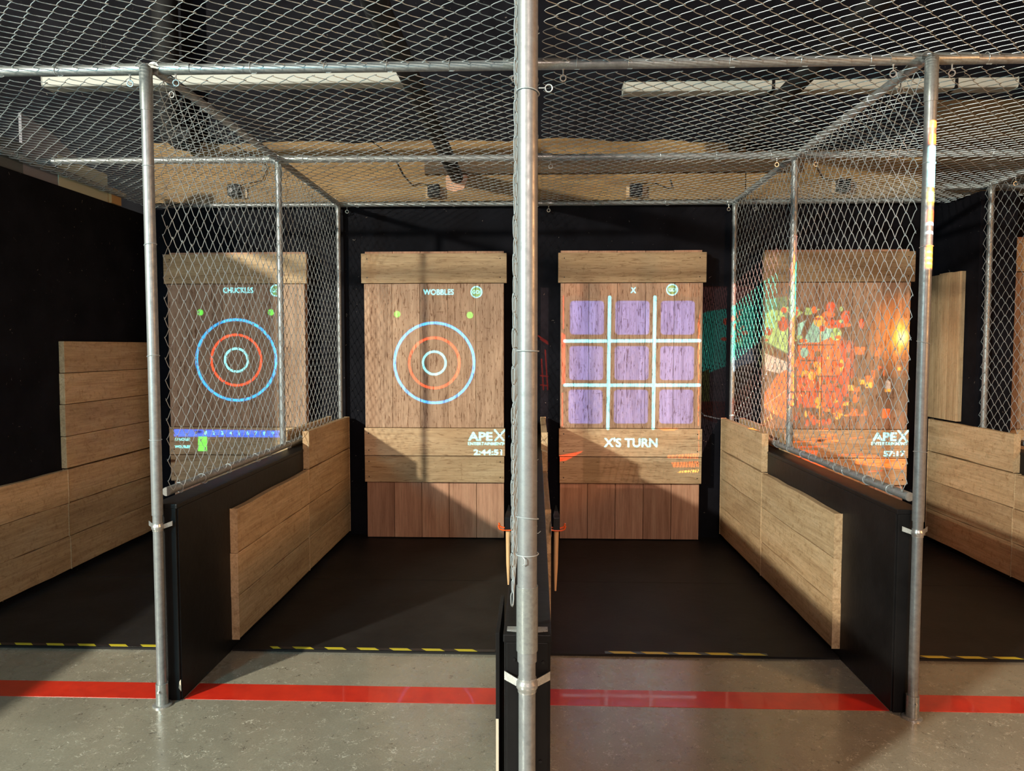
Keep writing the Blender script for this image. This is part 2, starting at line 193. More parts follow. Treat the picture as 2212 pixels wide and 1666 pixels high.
def wood(name, axis, dark, mid, lite, scr=.0, knots=True, chew=0.):
    m, N, L, b = mat(name, mid, .62, 0, .25)
    tc = N.new('ShaderNodeTexCoord'); oi = N.new('ShaderNodeObjectInfo')
    off = N.new('ShaderNodeVectorMath'); off.operation = 'MULTIPLY_ADD'
    cx = N.new('ShaderNodeCombineXYZ')
    for i in range(3): L.new(oi.outputs['Random'], cx.inputs[i])
    L.new(cx.outputs[0], off.inputs[0]); off.inputs[1].default_value = (37, 23, 51); L.new(tc.outputs['Object'], off.inputs[2])
    def mapped(al, ac):
        mp = N.new('ShaderNodeMapping'); s = [ac]*3; s[axis] = al; mp.inputs['Scale'].default_value = s
        L.new(off.outputs[0], mp.inputs[0]); return mp.outputs[0]
    g1 = noise(N, L, mapped(.9, 9), 1.6, 6, .6, .6)
    g2 = noise(N, L, mapped(2.5, 60), 1.5, 5, .6)
    c = ramp(N, L, g1, [(.28, dark), (.5, mid), (.74, lite)])
    c = mul(N, L, c, ramp(N, L, g2, [(.3, (.72, .68, .64)), (.6, (1.04, 1.03, 1.02))]), .8)
    if knots:
        vo = N.new('ShaderNodeTexVoronoi'); vo.inputs['Scale'].default_value = 1.7; L.new(mapped(.9, 2.2), vo.inputs['Vector'])
        c = mul(N, L, c, ramp(N, L, vo.outputs['Distance'], [(.0, (.16, .09, .05)), (.035, (.35, .2, .12)), (.06, (.85, .75, .66)), (.10, (1, 1, 1))]), 1)
    if scr:
        s1 = noise(N, L, mapped(9, 75), 1.3, 3, .6, .8)
        c = mul(N, L, c, ramp(N, L, s1, [(.565, (1, 1, 1)), (.62, (.42, .31, .23)), (.8, (.2, .13, .09))]), scr)
        s2 = noise(N, L, mapped(40, 7), 1.2, 3, .6, .6)
        c = mul(N, L, c, ramp(N, L, s2, [(.66, (1, 1, 1)), (.72, (.4, .28, .2))]), scr*.6)
    if chew:
        s3 = noise(N, L, off.outputs[0], 26, 6, .7, 1.2)
        c = mul(N, L, c, ramp(N, L, s3, [(.34, (.72, .64, .54)), (.46, (1, 1, 1)), (.68, (1.08, 1.06, 1.02))]), chew)
    hv = N.new('ShaderNodeHueSaturation'); mr = N.new('ShaderNodeMapRange'); mr.inputs[3].default_value = .84; mr.inputs[4].default_value = 1.14
    L.new(oi.outputs['Random'], mr.inputs[0]); L.new(mr.outputs[0], hv.inputs['Value']); L.new(c, hv.inputs['Color'])
    L.new(hv.outputs[0], b.inputs['Base Color'])
    h = mul(N, L, g2, noise(N, L, off.outputs[0], 30, 5, .7), .6 if chew else .2, 'MIX')
    bump(N, L, b, h, .004 if chew else .0015, .8)
    return m
TAN = ((.42, .28, .155), (.54, .38, .22), (.62, .46, .285))
BRN = ((.32, .20, .125), (.44, .29, .19), (.55, .38, .255))
PNK = ((.42, .22, .14), (.56, .31, .20), (.64, .39, .26))
M = {}
M['face'] = wood('weathered_target_plank', 2, *BRN, scr=.85, knots=False)
M['back'] = wood('reddish_backing_plank', 2, *PNK, scr=.12)
M['rail'] = wood('pine_cross_board', 0, *TAN, scr=.5)
M['side'] = wood('pine_side_board', 1, *TAN, scr=.15, chew=.9)
M['sidev'] = wood('pine_upright_board', 2, *TAN, scr=.15, chew=.5)
M['ply'] = wood('plywood_sheet', 0, (.13, .075, .028), (.23, .14, .055), (.31, .20, .085), scr=0, knots=False, chew=.9)
M['plyd'] = wood('shaded_ply_dark_timber', 0, (.03, .017, .008), (.06, .036, .017), (.09, .055, .026), scr=0, knots=False, chew=.9)  # darkened plywood copy: dim light on the far-right sheet put into the colour
M['handle'] = wood('hickory_handle', 2, (.62, .36, .17), (.72, .44, .22), (.8, .52, .28), knots=False)
M['endgrain'] = mat('cut_timber', (.5, .3, .13), .6)[0]

def steel(name, col, rough, metal, sc1=40):
    m, N, L, b = mat(name, col, rough, metal, .5)
    tc = N.new('ShaderNodeTexCoord'); n = noise(N, L, tc.outputs['Object'], sc1, 6, .65)
    c = ramp(N, L, n, [(.3, tuple(x*.72 for x in col)), (.55, col), (.75, tuple(min(1, x*1.18) for x in col))])
    L.new(c, b.inputs['Base Color']); r = ramp(N, L, n, [(.3, (rough+.12,)*3), (.7, (rough-.08,)*3)]); L.new(r, b.inputs['Roughness'])
    bump(N, L, b, n, .0006, .5); return m
M['pipe'] = steel('galvanised_pipe', (.30, .31, .31), .42, .5)
M['sleeve'] = steel('smooth_galvanised_sleeve', (.36, .38, .37), .34, .6, 90)
M['wire'] = mat('galvanised_wire', (.60, .66, .68), .34, .5)[0]
M['zinc'] = steel('zinc_fitting', (.55, .55, .53), .3, .7, 90)

def blackpaint(name, col, rough, chips=0.):
    m, N, L, b = mat(name, col, rough, 0, .03 if chips or rough > .8 else .2)
    tc = N.new('ShaderNodeTexCoord'); n = noise(N, L, tc.outputs['Object'], 3.2, 5, .6)
    c = ramp(N, L, n, [(.3, tuple(x*.7 for x in col)), (.7, tuple(x*1.5 for x in col))])
    if chips:
        n2 = noise(N, L, tc.outputs['Object'], 42, 2, .5, .8)
        c = mul(N, L, c, ramp(N, L, n2, [(.74, (0, 0, 0)), (.77, (.30, .26, .22))]), chips, 'ADD')
    L.new(c, b.inputs['Base Color']); bump(N, L, b, noise(N, L, tc.outputs['Object'], 18, 5, .6), .003, .5); return m
M['black'] = blackpaint('black_painted_plywood', (.008, .0075, .0078), .45)
M['bwall'] = blackpaint('black_painted_wall', (.0075, .0075, .010), .6, .5)
M['void'] = blackpaint('black_ceiling', (.0018, .0018, .0018), .9)
M['duct'] = blackpaint('dark_pipe', (.012, .012, .013), .7)
M['rubber'] = blackpaint('black_rubber_mat', (.014, .0125, .012), .55, .0)
M['plastic'] = mat('black_plastic', (.006, .006, .007), .5, 0, .1)[0]
M['orange'] = mat('orange_vinyl_coating', (.85, .11, .01), .35)[0]
M['axehead'] = mat('blackened_axe_steel', (.02, .02, .022), .35, .6)[0]
M['white'] = mat('off_white_enamel', (.40, .41, .37), .5)[0]
M['cream'] = mat('cream_painted_board', (.52, .53, .40), .6)[0]
M['grey'] = mat('grey_drywall', (.22, .22, .25), .8)[0]
M['dgrey'] = mat('dark_grey_drywall', (.10, .11, .11), .8)[0]
M['yellow'] = mat('yellow_tape', (.62, .50, .03), .4)[0]
M['tapeblack'] = mat('black_tape', (.012, .012, .014), .4)[0]
M['tapeteal'] = mat('faded_blue_grey_tape', (.05, .08, .10), .4)[0]
M['bareedge'] = mat('bare_plywood_edge', (.6, .5, .38), .6)[0]

def concrete():
    m, N, L, b = mat('polished_concrete', (.2, .19, .17), .3, 0, .5)
    tc = N.new('ShaderNodeTexCoord'); P = tc.outputs['Object']
    c = ramp(N, L, noise(N, L, P, 1.7, 8, .6, .4), [(.3, (.225, .203, .155)), (.55, (.295, .268, .205)), (.75, (.34, .31, .245))])
    c = mul(N, L, c, ramp(N, L, noise(N, L, P, 120, 3, .6), [(.3, (.86, .86, .86)), (.7, (1.1, 1.1, 1.1))]), 1)
    # short curled fibre marks, light and dark
    def flecks(sc, seed, lo, hi):
        mp = N.new('ShaderNodeMapping'); mp.inputs['Location'].default_value = (seed, seed*2, 0); L.new(P, mp.inputs[0])
        n = noise(N, L, mp.outputs[0], sc, 1, .5, 1.4)
        g = noise(N, L, mp.outputs[0], sc*.55, 2, .6)
        line = ramp(N, L, n, [(.48, (0, 0, 0)), (.5, (1, 1, 1)), (.52, (0, 0, 0))])
        gate = ramp(N, L, g, [(lo, (0, 0, 0)), (hi, (1, 1, 1))])
        return mul(N, L, line, gate, 1)
    fl = flecks(30, 3.1, .51, .56); fd = flecks(27, 11.7, .55, .6)
    patch = ramp(N, L, noise(N, L, P, .9, 2, .5), [(.40, (.25, .25, .25)), (.56, (1, 1, 1))])
    c = mul(N, L, c, mul(N, L, mul(N, L, fl, patch, 1), (.42, .40, .34), 1), 1, 'ADD')
    m2 = N.new('ShaderNodeMix'); m2.data_type = 'RGBA'; L.new(fd, m2.inputs[0]); L.new(c, m2.inputs[6]); m2.inputs[7].default_value = (.06, .05, .04, 1)
    L.new(m2.outputs[2], b.inputs['Base Color'])
    L.new(ramp(N, L, noise(N, L, P, 5, 6, .6), [(.3, (.20, .20, .20)), (.7, (.34, .34, .34))]), b.inputs['Roughness'])
    b.inputs['Coat Weight'].default_value = .5; b.inputs['Coat Roughness'].default_value = .18
    bump(N, L, b, noise(N, L, P, 60, 4, .6), .0006, .4); return m
M['concrete'] = concrete()
def redpaint():
    m, N, L, b = mat('red_floor_paint', (.62, .022, .01), .3)
    tc = N.new('ShaderNodeTexCoord'); P = tc.outputs['Object']
    c = ramp(N, L, noise(N, L, P, 9, 6, .6), [(.3, (.52, .017, .008)), (.7, (.70, .03, .012))])
    c = mul(N, L, c, ramp(N, L, noise(N, L, P, 70, 2, .5, 1), [(.74, (0, 0, 0)), (.77, (.25, .15, .12))]), 1, 'ADD')
    L.new(c, b.inputs['Base Color']); b.inputs['Coat Weight'].default_value = .3; return m
M['red'] = redpaint()

# ---------------------------------------------------------------- mesh helpers
class MB:
    def __init__(s): s.v = []; s.f = []
    def box(s, x0, y0, z0, x1, y1, z1):
        n = len(s.v); s.v += [(x, y, z) for z in (z0, z1) for y in (y0, y1) for x in (x0, x1)]
        s.f += [tuple(n+i for i in q) for q in ((0, 2, 3, 1), (4, 5, 7, 6), (0, 1, 5, 4), (2, 6, 7, 3), (0, 4, 6, 2), (1, 3, 7, 5))]; return s
    def prism(s, pts, d, axis=1):
        """extrude a polygon (list of 3-D points) by vector d"""
        n = len(s.v); k = len(pts); s.v += [tuple(p) for p in pts]+[tuple(Vector(p)+Vector(d)) for p in pts]
        s.f += [tuple(range(n, n+k)), tuple(range(n+2*k-1, n+k-1, -1))]
        s.f += [(n+i, n+(i+1) % k, n+k+(i+1) % k, n+k+i) for i in range(k)]; return s
    def tube(s, pts, r, n=10, closed=False, caps=True, ref=None):
        P = [Vector(p) for p in pts]; K = len(P); R = r if isinstance(r, (list, tuple)) else [r]*K; base = len(s.v)
        up = ref
        for i in range(K):
            a = P[(i-1) % K] if (i or closed) else P[0]; b = P[(i+1) % K] if (i < K-1 or closed) else P[-1]
            t = (b-a).normalized()
            if up is None: up = Vector((0, 0, 1)) if abs(t.z) < .9 else Vector((1, 0, 0))
            u = t.cross(up).normalized(); w = u.cross(t).normalized(); up = w
            for j in range(n):
                an = 2*math.pi*j/n; s.v.append(tuple(P[i]+u*math.cos(an)*R[i]+w*math.sin(an)*R[i]))
        for i in range(K if closed else K-1):
            for j in range(n):
                a = base+i*n+j; b = base+i*n+(j+1) % n; c = base+((i+1) % K)*n+(j+1) % n; d = base+((i+1) % K)*n+j
                s.f.append((a, b, c, d))
        if caps and not closed: s.f += [tuple(base+j for j in range(n-1, -1, -1)), tuple(base+(K-1)*n+j for j in range(n))]
        return s
    def ring(s, c, axis, R, r, n=20, m=6):
        ax = Vector(axis).normalized(); u = ax.orthogonal().normalized(); w = ax.cross(u)
        return s.tube([Vector(c)+(u*math.cos(2*math.pi*i/n)+w*math.sin(2*math.pi*i/n))*R for i in range(n)], r, m, closed=True, ref=ax)
def build(name, mb, m, parent=None, smooth=False, bev=0., loc=None):
    me = bpy.data.meshes.new(name); me.from_pydata(mb.v, [], mb.f); me.update()
    if bev:
        bm = bmesh.new(); bm.from_mesh(me); bmesh.ops.bevel(bm, geom=list(bm.edges), offset=bev, segments=2, affect='EDGES', profile=.6); bm.to_mesh(me); bm.free()
    bm = bmesh.new(); bm.from_mesh(me); bmesh.ops.recalc_face_normals(bm, faces=bm.faces); bm.to_mesh(me); bm.free()
    if smooth:
        for p in me.polygons: p.use_smooth = True
        me.set_sharp_from_angle(angle=.7)
    me.materials.append(m)
    o = bpy.data.objects.new(name, me); COL.objects.link(o)
    if parent: o.parent = parent; o.matrix_parent_inverse = parent.matrix_world.inverted() if False else Matrix.Translation(-parent.location)
    return o
def thing(name, label, cat, loc=(0, 0, 0), group=None):
    o = bpy.data.objects.new(name, None); COL.objects.link(o); o.location = loc; o.empty_display_size = .1
    return tag(o, label, cat, group)
def tag(o, label, cat, group=None, kind=None):
    o['label'] = label; o['category'] = cat
    if group: o['group'] = group
    if kind: o['kind'] = kind
    return o
def struct(o, label=None):
    o['kind'] = 'structure'
    if label: o['label'] = label
    return o
def box(name, m, parent, x0, y0, z0, x1, y1, z1, bev=.002): return build(name, MB().box(x0, y0, z0, x1, y1, z1), m, parent, bev=bev)

# ---------------------------------------------------------------- the shell
struct(box('floor', M['concrete'], None, -8.5, -4.5, -.1, 6.5, 6.6, 0, 0), 'polished grey concrete floor with short curled fibre marks')
struct(box('ceiling', M['void'], None, -8.5, -4.5, 5.2, 6.5, 6.6, 5.3, 0), 'black ceiling high above the wire mesh')
struct(box('wall_back', M['bwall'], None, -8.5, 6.22, 0, 6.5, 6.5, 5.2, 0), 'black painted back wall behind the targets')
struct(box('wall_left', M['bwall'], None, -3.51, 3.6, 0, -3.39, 6.22, 2.80, 0), 'black painted side wall at the far left')
struct(box('wall_right', M['bwall'], None, 3.345, 5.60, 0, 3.62, 6.22, 2.83, 0), 'black wall stub between the picture target and the rightmost target')
struct(box('wall_far_right', M['bwall'], None, 3.62, 5.83, 0, 6.5, 6.22, 2.84, 0), 'black wall behind the rightmost target')
# exposed upper wall above the left side wall
t = thing('upper_wall_panelling', 'grey and cream boards standing on top of the black left side wall', 'wall panel', (-3.45, 5.0, 2.8))
box('dark_board', M['dgrey'], t, -3.42, 4.41, 2.80, -3.40, 4.72, 3.0, .002)
build('grey_board', MB().prism([(-3.42, 4.721, 2.8), (-3.42, 5.068, 2.8), (-3.42, 5.068, 2.9), (-3.42, 5.28, 2.94), (-3.42, 5.28, 3.06), (-3.42, 5.05, 3.15), (-3.42, 4.721, 3.2)], (.02, 0, 0)), M['grey'], t)
box('cream_board', M['cream'], t, -3.42, 5.07, 2.80, -3.395, 5.66, 3.02, .002)
box('timber_end', M['endgrain'], t, -3.50, 5.665, 2.80, -3.37, 5.80, 2.92, .002)

# plywood header over the back wall, with two knocked holes, sensors and cables
t = thing('plywood_header', 'long rough plywood sheet above the black back wall, seen through mesh', 'plywood', (0, 6.2, 2.9))
xs = np.linspace(-3.38, 1.75, 24)
top = [3.41+.012*math.sin(i*1.3)+.01*random.uniform(-1, 1)-.05*max(0, x-.3)/1.4 for i, x in enumerate(xs)]
build('plywood_sheet', MB().prism([(xs[0], 6.215, 2.90)]+[(x, 6.215, z) for x, z in zip(xs, top)]+[(xs[-1], 6.215, 2.90)], (0, -.025, 0)), M['ply'], t)
box('plywood_sheet', M['ply'], t, 1.76, 6.19, 2.90, 3.30, 6.215, 3.30)
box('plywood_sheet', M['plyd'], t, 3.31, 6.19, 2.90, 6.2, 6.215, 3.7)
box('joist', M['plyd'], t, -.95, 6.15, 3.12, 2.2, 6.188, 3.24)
t2 = thing('timber_header', 'dark brown timber at upper right behind the mesh and the striped-light post', 'beam', (4.6, 6.0, 3.0))
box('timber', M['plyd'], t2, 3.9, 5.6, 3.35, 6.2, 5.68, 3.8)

def duct(label, x, z, r, y0, y1, name='ceiling_pipe'):
    t = thing(name, label, 'pipe', (x, (y0+y1)/2, z))
    build('pipe', MB().tube([(x, y0, z), (x, y1, z)], r, 20), M['duct'], t, True)
    for y in (y0+.9, y1-.5): build('band', MB().tube([(x, y-.03, z), (x, y+.03, z)], r*1.1, 20), M['duct'], t, True)
    return t
d1 = duct('dark pipe running overhead left of the middle post, ending at the plywood', -.68, 3.10, .055, 2.2, 6.18)
build('splintered_hole', MB().prism([(-.77, 6.188, 3.0), (-.70, 6.186, 2.975), (-.62, 6.186, 3.0), (-.585, 6.186, 3.09), (-.63, 6.186, 3.19), (-.72, 6.186, 3.17), (-.775, 6.186, 3.10)], (0, -.006, 0)), M['back'], d1)
duct('dark pipe running overhead at right, crossing the right strip light', 1.66, 3.34, .06, 2.4, 6.18)
t = thing('hanging_duct', 'short dark vertical duct hanging left of the plywood, behind the left fence', 'duct', (-3.05, 5.95, 3.4))
build('duct_body', MB().tube([(-3.05, 5.95, 5.2), (-3.05, 5.95, 3.55), (-3.03, 5.97, 3.44), (-2.98, 6.0, 3.40), (-2.85, 6.0, 3.38)], .10, 16), M['duct'], t, True)

def strip(label, x0, x1, y, z, joints=()):
    t = thing('strip_light', label, 'light fixture', ((x0+x1)/2, y, z), 'unlit ceiling strip lights')
    pts = [(x0, y, z), (x0, y-.008, z+.012), (x0, y-.008, z+.064), (x0, y+.12, z+.064), (x0, y+.11, z)]
    build('housing', MB().prism(pts, (x1-x0, 0, 0)), M['white'], t, bev=.004)
    for e in (x0-.006, x1): build('end_cap', MB().prism([(e, p[1], p[2]) for p in pts], (.006, 0, 0)), M['white'], t)
    for j in joints: box('black_strap', M['plastic'], t, j-.01, y-.012, z-.004, j+.01, y+.125, z+.075)
    for hx in (x0+.4, x1-.4): build('hanger_wire', MB().tube([(hx, y+.03, z+.07), (hx, y+.03, 5.2)], .003, 5), M['plastic'], t)
strip('long unlit white strip light above the mesh on the left', -3.35, -.845, 4.87, 3.42)
strip('long unlit white strip light above the mesh on the right', .605, 3.26, 5.10, 3.42, (1.62, 2.85))

def sensor(label, x, z, side, cable):
    t = thing('sensor_box', label, 'sensor', (x, 6.15, z), 'black sensor boxes on the plywood header')
    box('mounting_plate', M['rail'], t, x-.075, 6.172, z-.05, x+.095, 6.19, z+.045)
    b = box('housing', M['plastic'], t, x-.05, 6.10, z-.045, x+.05, 6.172, z+.055, .006)
    build('lens', MB().tube([(x-.015, 6.101, z), (x-.015, 6.092, z)], .018, 14), M['axehead'], b, True)
    build('cable', MB().tube(cable, .004, 6), M['plastic'], t, True)
sensor('black sensor box on the plywood above the leftmost target', -2.58, 2.985, 1, [(-2.53, 6.12, 3.03), (-2.35, 6.17, 3.08), (-2.3, 6.18, 3.2), (-2.5, 6.18, 3.33), (-2.7, 6.17, 3.44)])
sensor('black sensor box on the plywood above the ring target left of the middle post', -.87, 2.97, 1, [(-.90, 6.12, 3.02), (-.98, 6.16, 3.045), (-1.06, 6.17, 3.03), (-1.14, 6.175, 3.12), (-1.22, 6.18, 3.28), (-1.45, 6.17, 3.43)])
sensor('black sensor box on the plywood above the tic-tac-toe target', .83, 2.965, 1, [(.88, 6.12, 3.02), (1.0, 6.16, 3.03), (1.1, 6.17, 2.99), (1.14, 6.175, 3.0), (1.12, 6.18, 3.07)])
sensor('black sensor box on the plywood above the target showing the orange picture', 2.54, 2.99, 1, [(2.5, 6.12, 3.03), (2.38, 6.16, 3.06), (2.3, 6.17, 3.2), (2.35, 6.18, 3.3)])

# ---------------------------------------------------------------- targets
def target(label, cx, y=6.05, dz=0., lower=True):
    t = thing('throwing_target', label, 'target', (cx, y, 0), 'plank axe throwing targets')
    W = .236; x0 = cx-2.5*W
    for i in range(5):
        a = x0+i*W+.002; b = x0+(i+1)*W-.002
        box('backing_plank', M['back'], t, a, y+.042, .02+dz, b, y+.08, 2.462+dz+random.uniform(-.002, .002), .0015)
        yy = y+random.uniform(0, .006)
        box('face_plank', M['face'], t, a-.001, yy, .974+dz, b+.001, y+.04, 2.188+dz, .003)
    for nm, z0, z1, ex in (('top_cross_board', 2.193, 2.440, .022), ('lower_cross_board', .735, .970, .008), ('lower_cross_board', .508, .729, .004)):
        o = random.uniform(-.003, .003)
        r = box(nm, M['rail'], t, x0-ex+o, y-.008, z0+dz, x0+5*W+ex+o, y+.038, z1+dz, .002)
        for sx in (x0+.03, x0+5*W-.03):
            for zz in (z0+.045, z1-.045): build('screw_head', MB().tube([(sx, y-.0085, zz+dz), (sx, y-.007, zz+dz)], .005, 8), M['axehead'], r)
    for bx in (x0+.12, x0+5*W-.12): box('batten', M['back'], t, bx-.04, y+.081, .02+dz, bx+.04, y+.168 if y > 6 else y+.105, 2.4+dz)
    return t
target('leftmost plank target behind mesh, projected with CHUCKLES, rings and a blue score bar', -2.55)
target('plank target with projected WOBBLES, three rings and a 2:44:51 timer', -.865)
target("plank target with a projected tic-tac-toe grid and X'S TURN", .79)
target('plank target behind mesh lit by an orange window picture, timer reading 57:17', 2.485)
target('partly cut off plank target at the far right edge behind mesh', 3.635+.59, 5.71, .045)

# ---------------------------------------------------------------- dividers, side cladding
def boards(t, face, s, y_front=3.80, y_back=6.15, rows=3, up=True, seam=5.03, back_gap=0, th=.04):
    """side boards on plane x=face, s=+1 sticking out to +x"""
    z = .06
    def bd(y0, y1, z0, z1):
        x0, x1 = sorted((face, face+s*th)); mb = MB()
        # slightly wavy planed edges
        n = 7; ys = np.linspace(y0, y1, n); base = len(mb.v)
        for y in ys:
            e = [random.uniform(-.003, .003) for _ in range(3)]
            mb.v += [(x0, y, z0+e[0]), (x1, y, z0+e[0]), (x1, y, z1+e[1]), (x0, y, z1+e[1])]
        for i in range(n-1):
            for j in range(4): mb.f.append((i*4+j, i*4+(j+1) % 4, i*4+4+(j+1) % 4, i*4+4+j))
        mb.f += [(0, 1, 2, 3), tuple(4*(n-1)+k for k in (3, 2, 1, 0))]
        build('side_board', mb, M['side'], t, bev=.003)
    for r in range(rows):
        z1 = z+.236; jit = random.uniform(-.01, .01)
        bd(y_front+jit*.5, seam-.002+jit, z, z1); bd(seam+.002+jit, y_back, z, z1); z = z1+.005
    if up: bd(seam+.01, y_back, z+.005, z+.005+.265)
def divider(label, x0, x1, y0, left=True, right=True, seam=5.03, yf=3.80, y1=6.16):
    t = thing('lane_divider', label, 'divider', ((x0+x1)/2, y0, 0), 'low black dividers between the throwing lanes')
    w = .004
    box('panel', M['black'], t, x0+.012, y0+.02, 0, x1-.012, y1, .905, .002)
    box('side_sheet', M['black'], t, x0, y0+.012, 0, x0+.012, y1, .908, .002)
    box('side_sheet', M['black'], t, x1-.012, y0+.012, 0, x1, y1, .908, .002)
    box('end_stud', M['black'], t, x0+.006, y0, 0, x1-.006, y0+.02, .908, .002)
    box('top_cap', M['black'], t, x0-.002, y0-.003, .909, x1+.002, y1, .930, .003)
    if right: boards(t, x1, 1, yf, seam=seam)
    if left: boards(t, x0, -1, yf, seam=seam)
    return t
dl = divider('low black divider with pine side boards right of the leftmost lane', -1.775, -1.66, 3.235)
build('splinter_chip', MB().prism([(-1.662, 3.2348, .045), (-1.672, 3.2345, .06), (-1.668, 3.2345, .09), (-1.662, 3.2345, .10)], (.002, -.001, 0)), M['bareedge'], dl)
dc = divider('low black divider behind the big middle post', -.081, .037, 1.782, yf=3.84)
box('edge_sheet', M['black'], dc, -.103, 1.80, .0, -.093, 2.08, .925, .001)
box('bare_sheet_edge', M['bareedge'], dc, -.1025, 1.797, .0, -.0955, 1.7995, .70, 0)
for (x, z) in ((-.055, .865), (.018, .858), (-.06, .47), (.012, .60), (.0, .30)):
    build('screw_head', MB().tube([(x, 1.7815, z), (x, 1.779, z)], .004, 8), M['axehead'], dc)
dr = divider('low black divider with pine side boards left of the picture target lane', 1.612, 1.728, 3.235)
lw = divider('low black divider at the far left edge of the leftmost lane', -3.51, -3.39, 1.5, left=False, right=False, y1=3.59)
df = divider('low black divider at the far right edge, ending at the black wall stub', 3.345, 3.455, 3.235, left=False, right=False, y1=5.595)
t = thing('wall_cladding', 'pine side boards along the right side of the orange picture lane', 'wood cladding', (3.32, 5, 0))
boards(t, 3.3425, -1, 3.80, seam=5.05)
t = thing('wall_cladding', 'stepped pine board cladding on the black left side wall', 'wood cladding', (-3.37, 5, 0))
boards(t, -3.39, 1, 3.8, up=False, seam=5.0)
z = .79
for r in range(4):
    a = .222+random.uniform(-.004, .004)
    mb = MB().box(-3.39, 5.0+random.uniform(-.012, .012), z, -3.35, 6.15, z+a); z += a+.004
    build('side_board', mb, M['side'], t, bev=.003)
t = thing('upright_board_panel', 'upright pine boards on the black wall stub right of the picture target', 'wood cladding', (3.32, 6, 1.0))
for i in range(3): box('upright_board', M['sidev'], t, 3.30, 5.76+i*.148, 1.07, 3.344, 5.76+i*.148+.146, 2.25+random.uniform(-.006, .006), .003)

# ---------------------------------------------------------------- mats, hazard tape, red line
def mat_sheet(label, x0, x1, y0, y1):
    n = 14; m_ = 8; mb = MB()
    for j in range(m_+1):
        for i in range(n+1):
            x = x0+(x1-x0)*i/n; y = y0+(y1-y0)*j/m_
            mb.v.append((x, y, .012+random.uniform(-.0012, .0022)*(0 < i < n)*(0 < j < m_)))
    for j in range(m_):
        for i in range(n): a = j*(n+1)+i; mb.f.append((a, a+1, a+n+2, a+n+1))
    b = len(mb.v); mb.v += [(x0, y0, .001), (x1, y0, .001), (x1, y1, .001), (x0, y1, .001)]
    c = [0, n, (m_+1)*(n+1)-1, m_*(n+1)]
    mb.f += [(b, b+1, b+2, b+3)]
    mb.f += [tuple([b, b+1]+list(range(n, -1, -1))), tuple([b+2, b+3]+[m_*(n+1)+i for i in range(n+1)])]
    mb.f += [tuple([b+1, b+2]+[(m_-j)*(n+1)+n for j in range(m_+1)]), tuple([b+3, b]+[j*(n+1) for j in range(m_+1)])]
    o = build('rubber_mat', mb, M['rubber'], None, True); tag(o, label, 'mat', 'black rubber mats on the lane floors')
for (a, b, nm) in ((-3.386, -1.78, 'leftmost lane'), (-1.655, -.086, 'lane of the WOBBLES ring target'), (.042, 1.607, 'tic-tac-toe lane'), (1.733, 3.337, 'lane of the orange picture target')):
    mat_sheet('front black rubber mat in the '+nm, a, b, 3.785, 4.975)
    mat_sheet('rear black rubber mat below the target in the '+nm, a, b, 4.98, 6.2)
def tape(label, x0, x1, segs, dirn=1, base='tapeblack'):
    t = thing('hazard_tape', label, 'tape', ((x0+x1)/2, 3.79, .012), 'striped hazard tape on the mat front edges')
    build('tape_strip', MB().box(x0, 3.788, .0145, x1, 3.818, .0155), M[base], t)
    for a, b in segs:
        a = max(a, x0); b = min(b, x1); k = .03*dirn
        build('yellow_stripe', MB().prism([(a, 3.789, .0156), (b, 3.789, .0156), (b-k, 3.817, .0156), (a-k, 3.817, .0156)], (0, 0, .0006)), M['yellow'], t)
tape('yellow and black tape along the leftmost lane mat', -3.30, -1.83, [(-3.22+.178*i, -3.125+.178*i) for i in range(8)])
tape('yellow and black tape along the WOBBLES lane mat', -1.43, -.22, [(-1.43, -1.385)]+[(-1.305+.178*i, -1.205+.178*i) for i in range(6)])
tape('worn yellow and blue grey tape along the tic-tac-toe lane mat', .37, 1.235, [(.42+.172*i, .54+.172*i) for i in range(5)], base='tapeteal')
tape('yellow and black tape along the mat in the orange picture lane', 2.03, 3.25, [(2.07+.188*i, 2.19+.188*i) for i in range(6)])
for lab, a, b in (('leftmost stretch of the red throwing line on the concrete', -3.388, -1.785), ('red throwing line stretch left of the middle divider', -1.655, -.106),
                  ('red throwing line stretch right of the middle divider', .040, 1.608), ('rightmost stretch of the red throwing line', 1.732, 3.338)):
    tag(build('throwing_line', MB().box(a, 3.249, .0003, b, 3.405, .0018), M['red'], None), lab, 'floor line', 'red throwing line')

# ---------------------------------------------------------------- pipes of the cage
def eye_bolt(parent, p, d=(0, 0, -1), r=.013, axis=(0, 1, .2)):
    p = Vector(p); d = Vector(d).normalized()
    mb = MB().tube([p, p+d*.028], .0032, 8); mb.ring(p+d*(.028+r), axis, r, .003, 14, 6); mb.tube([p-d*.004, p+d*.004], .007, 6)
    build('eye_bolt', mb, M['zinc'], parent, True)
def tie(parent, c, axis, R, tail=True):
    a = Vector(axis); tilt = Vector((random.uniform(-.2, .2), random.uniform(-.2, .2), random.uniform(-.2, .2)))
    mb = MB().ring(c, a+tilt, R+.0022, .0016, 16, 5)
    if tail:
        q = Vector(c)+Vector((random.uniform(-.01, .01), 0, -R-.004)); mb.tube([q, q+Vector((.02, -.004, -.002)), q+Vector((.03, 0, .006))], .0015, 5)
    build('tie_wire', mb, M['wire'], parent, True)
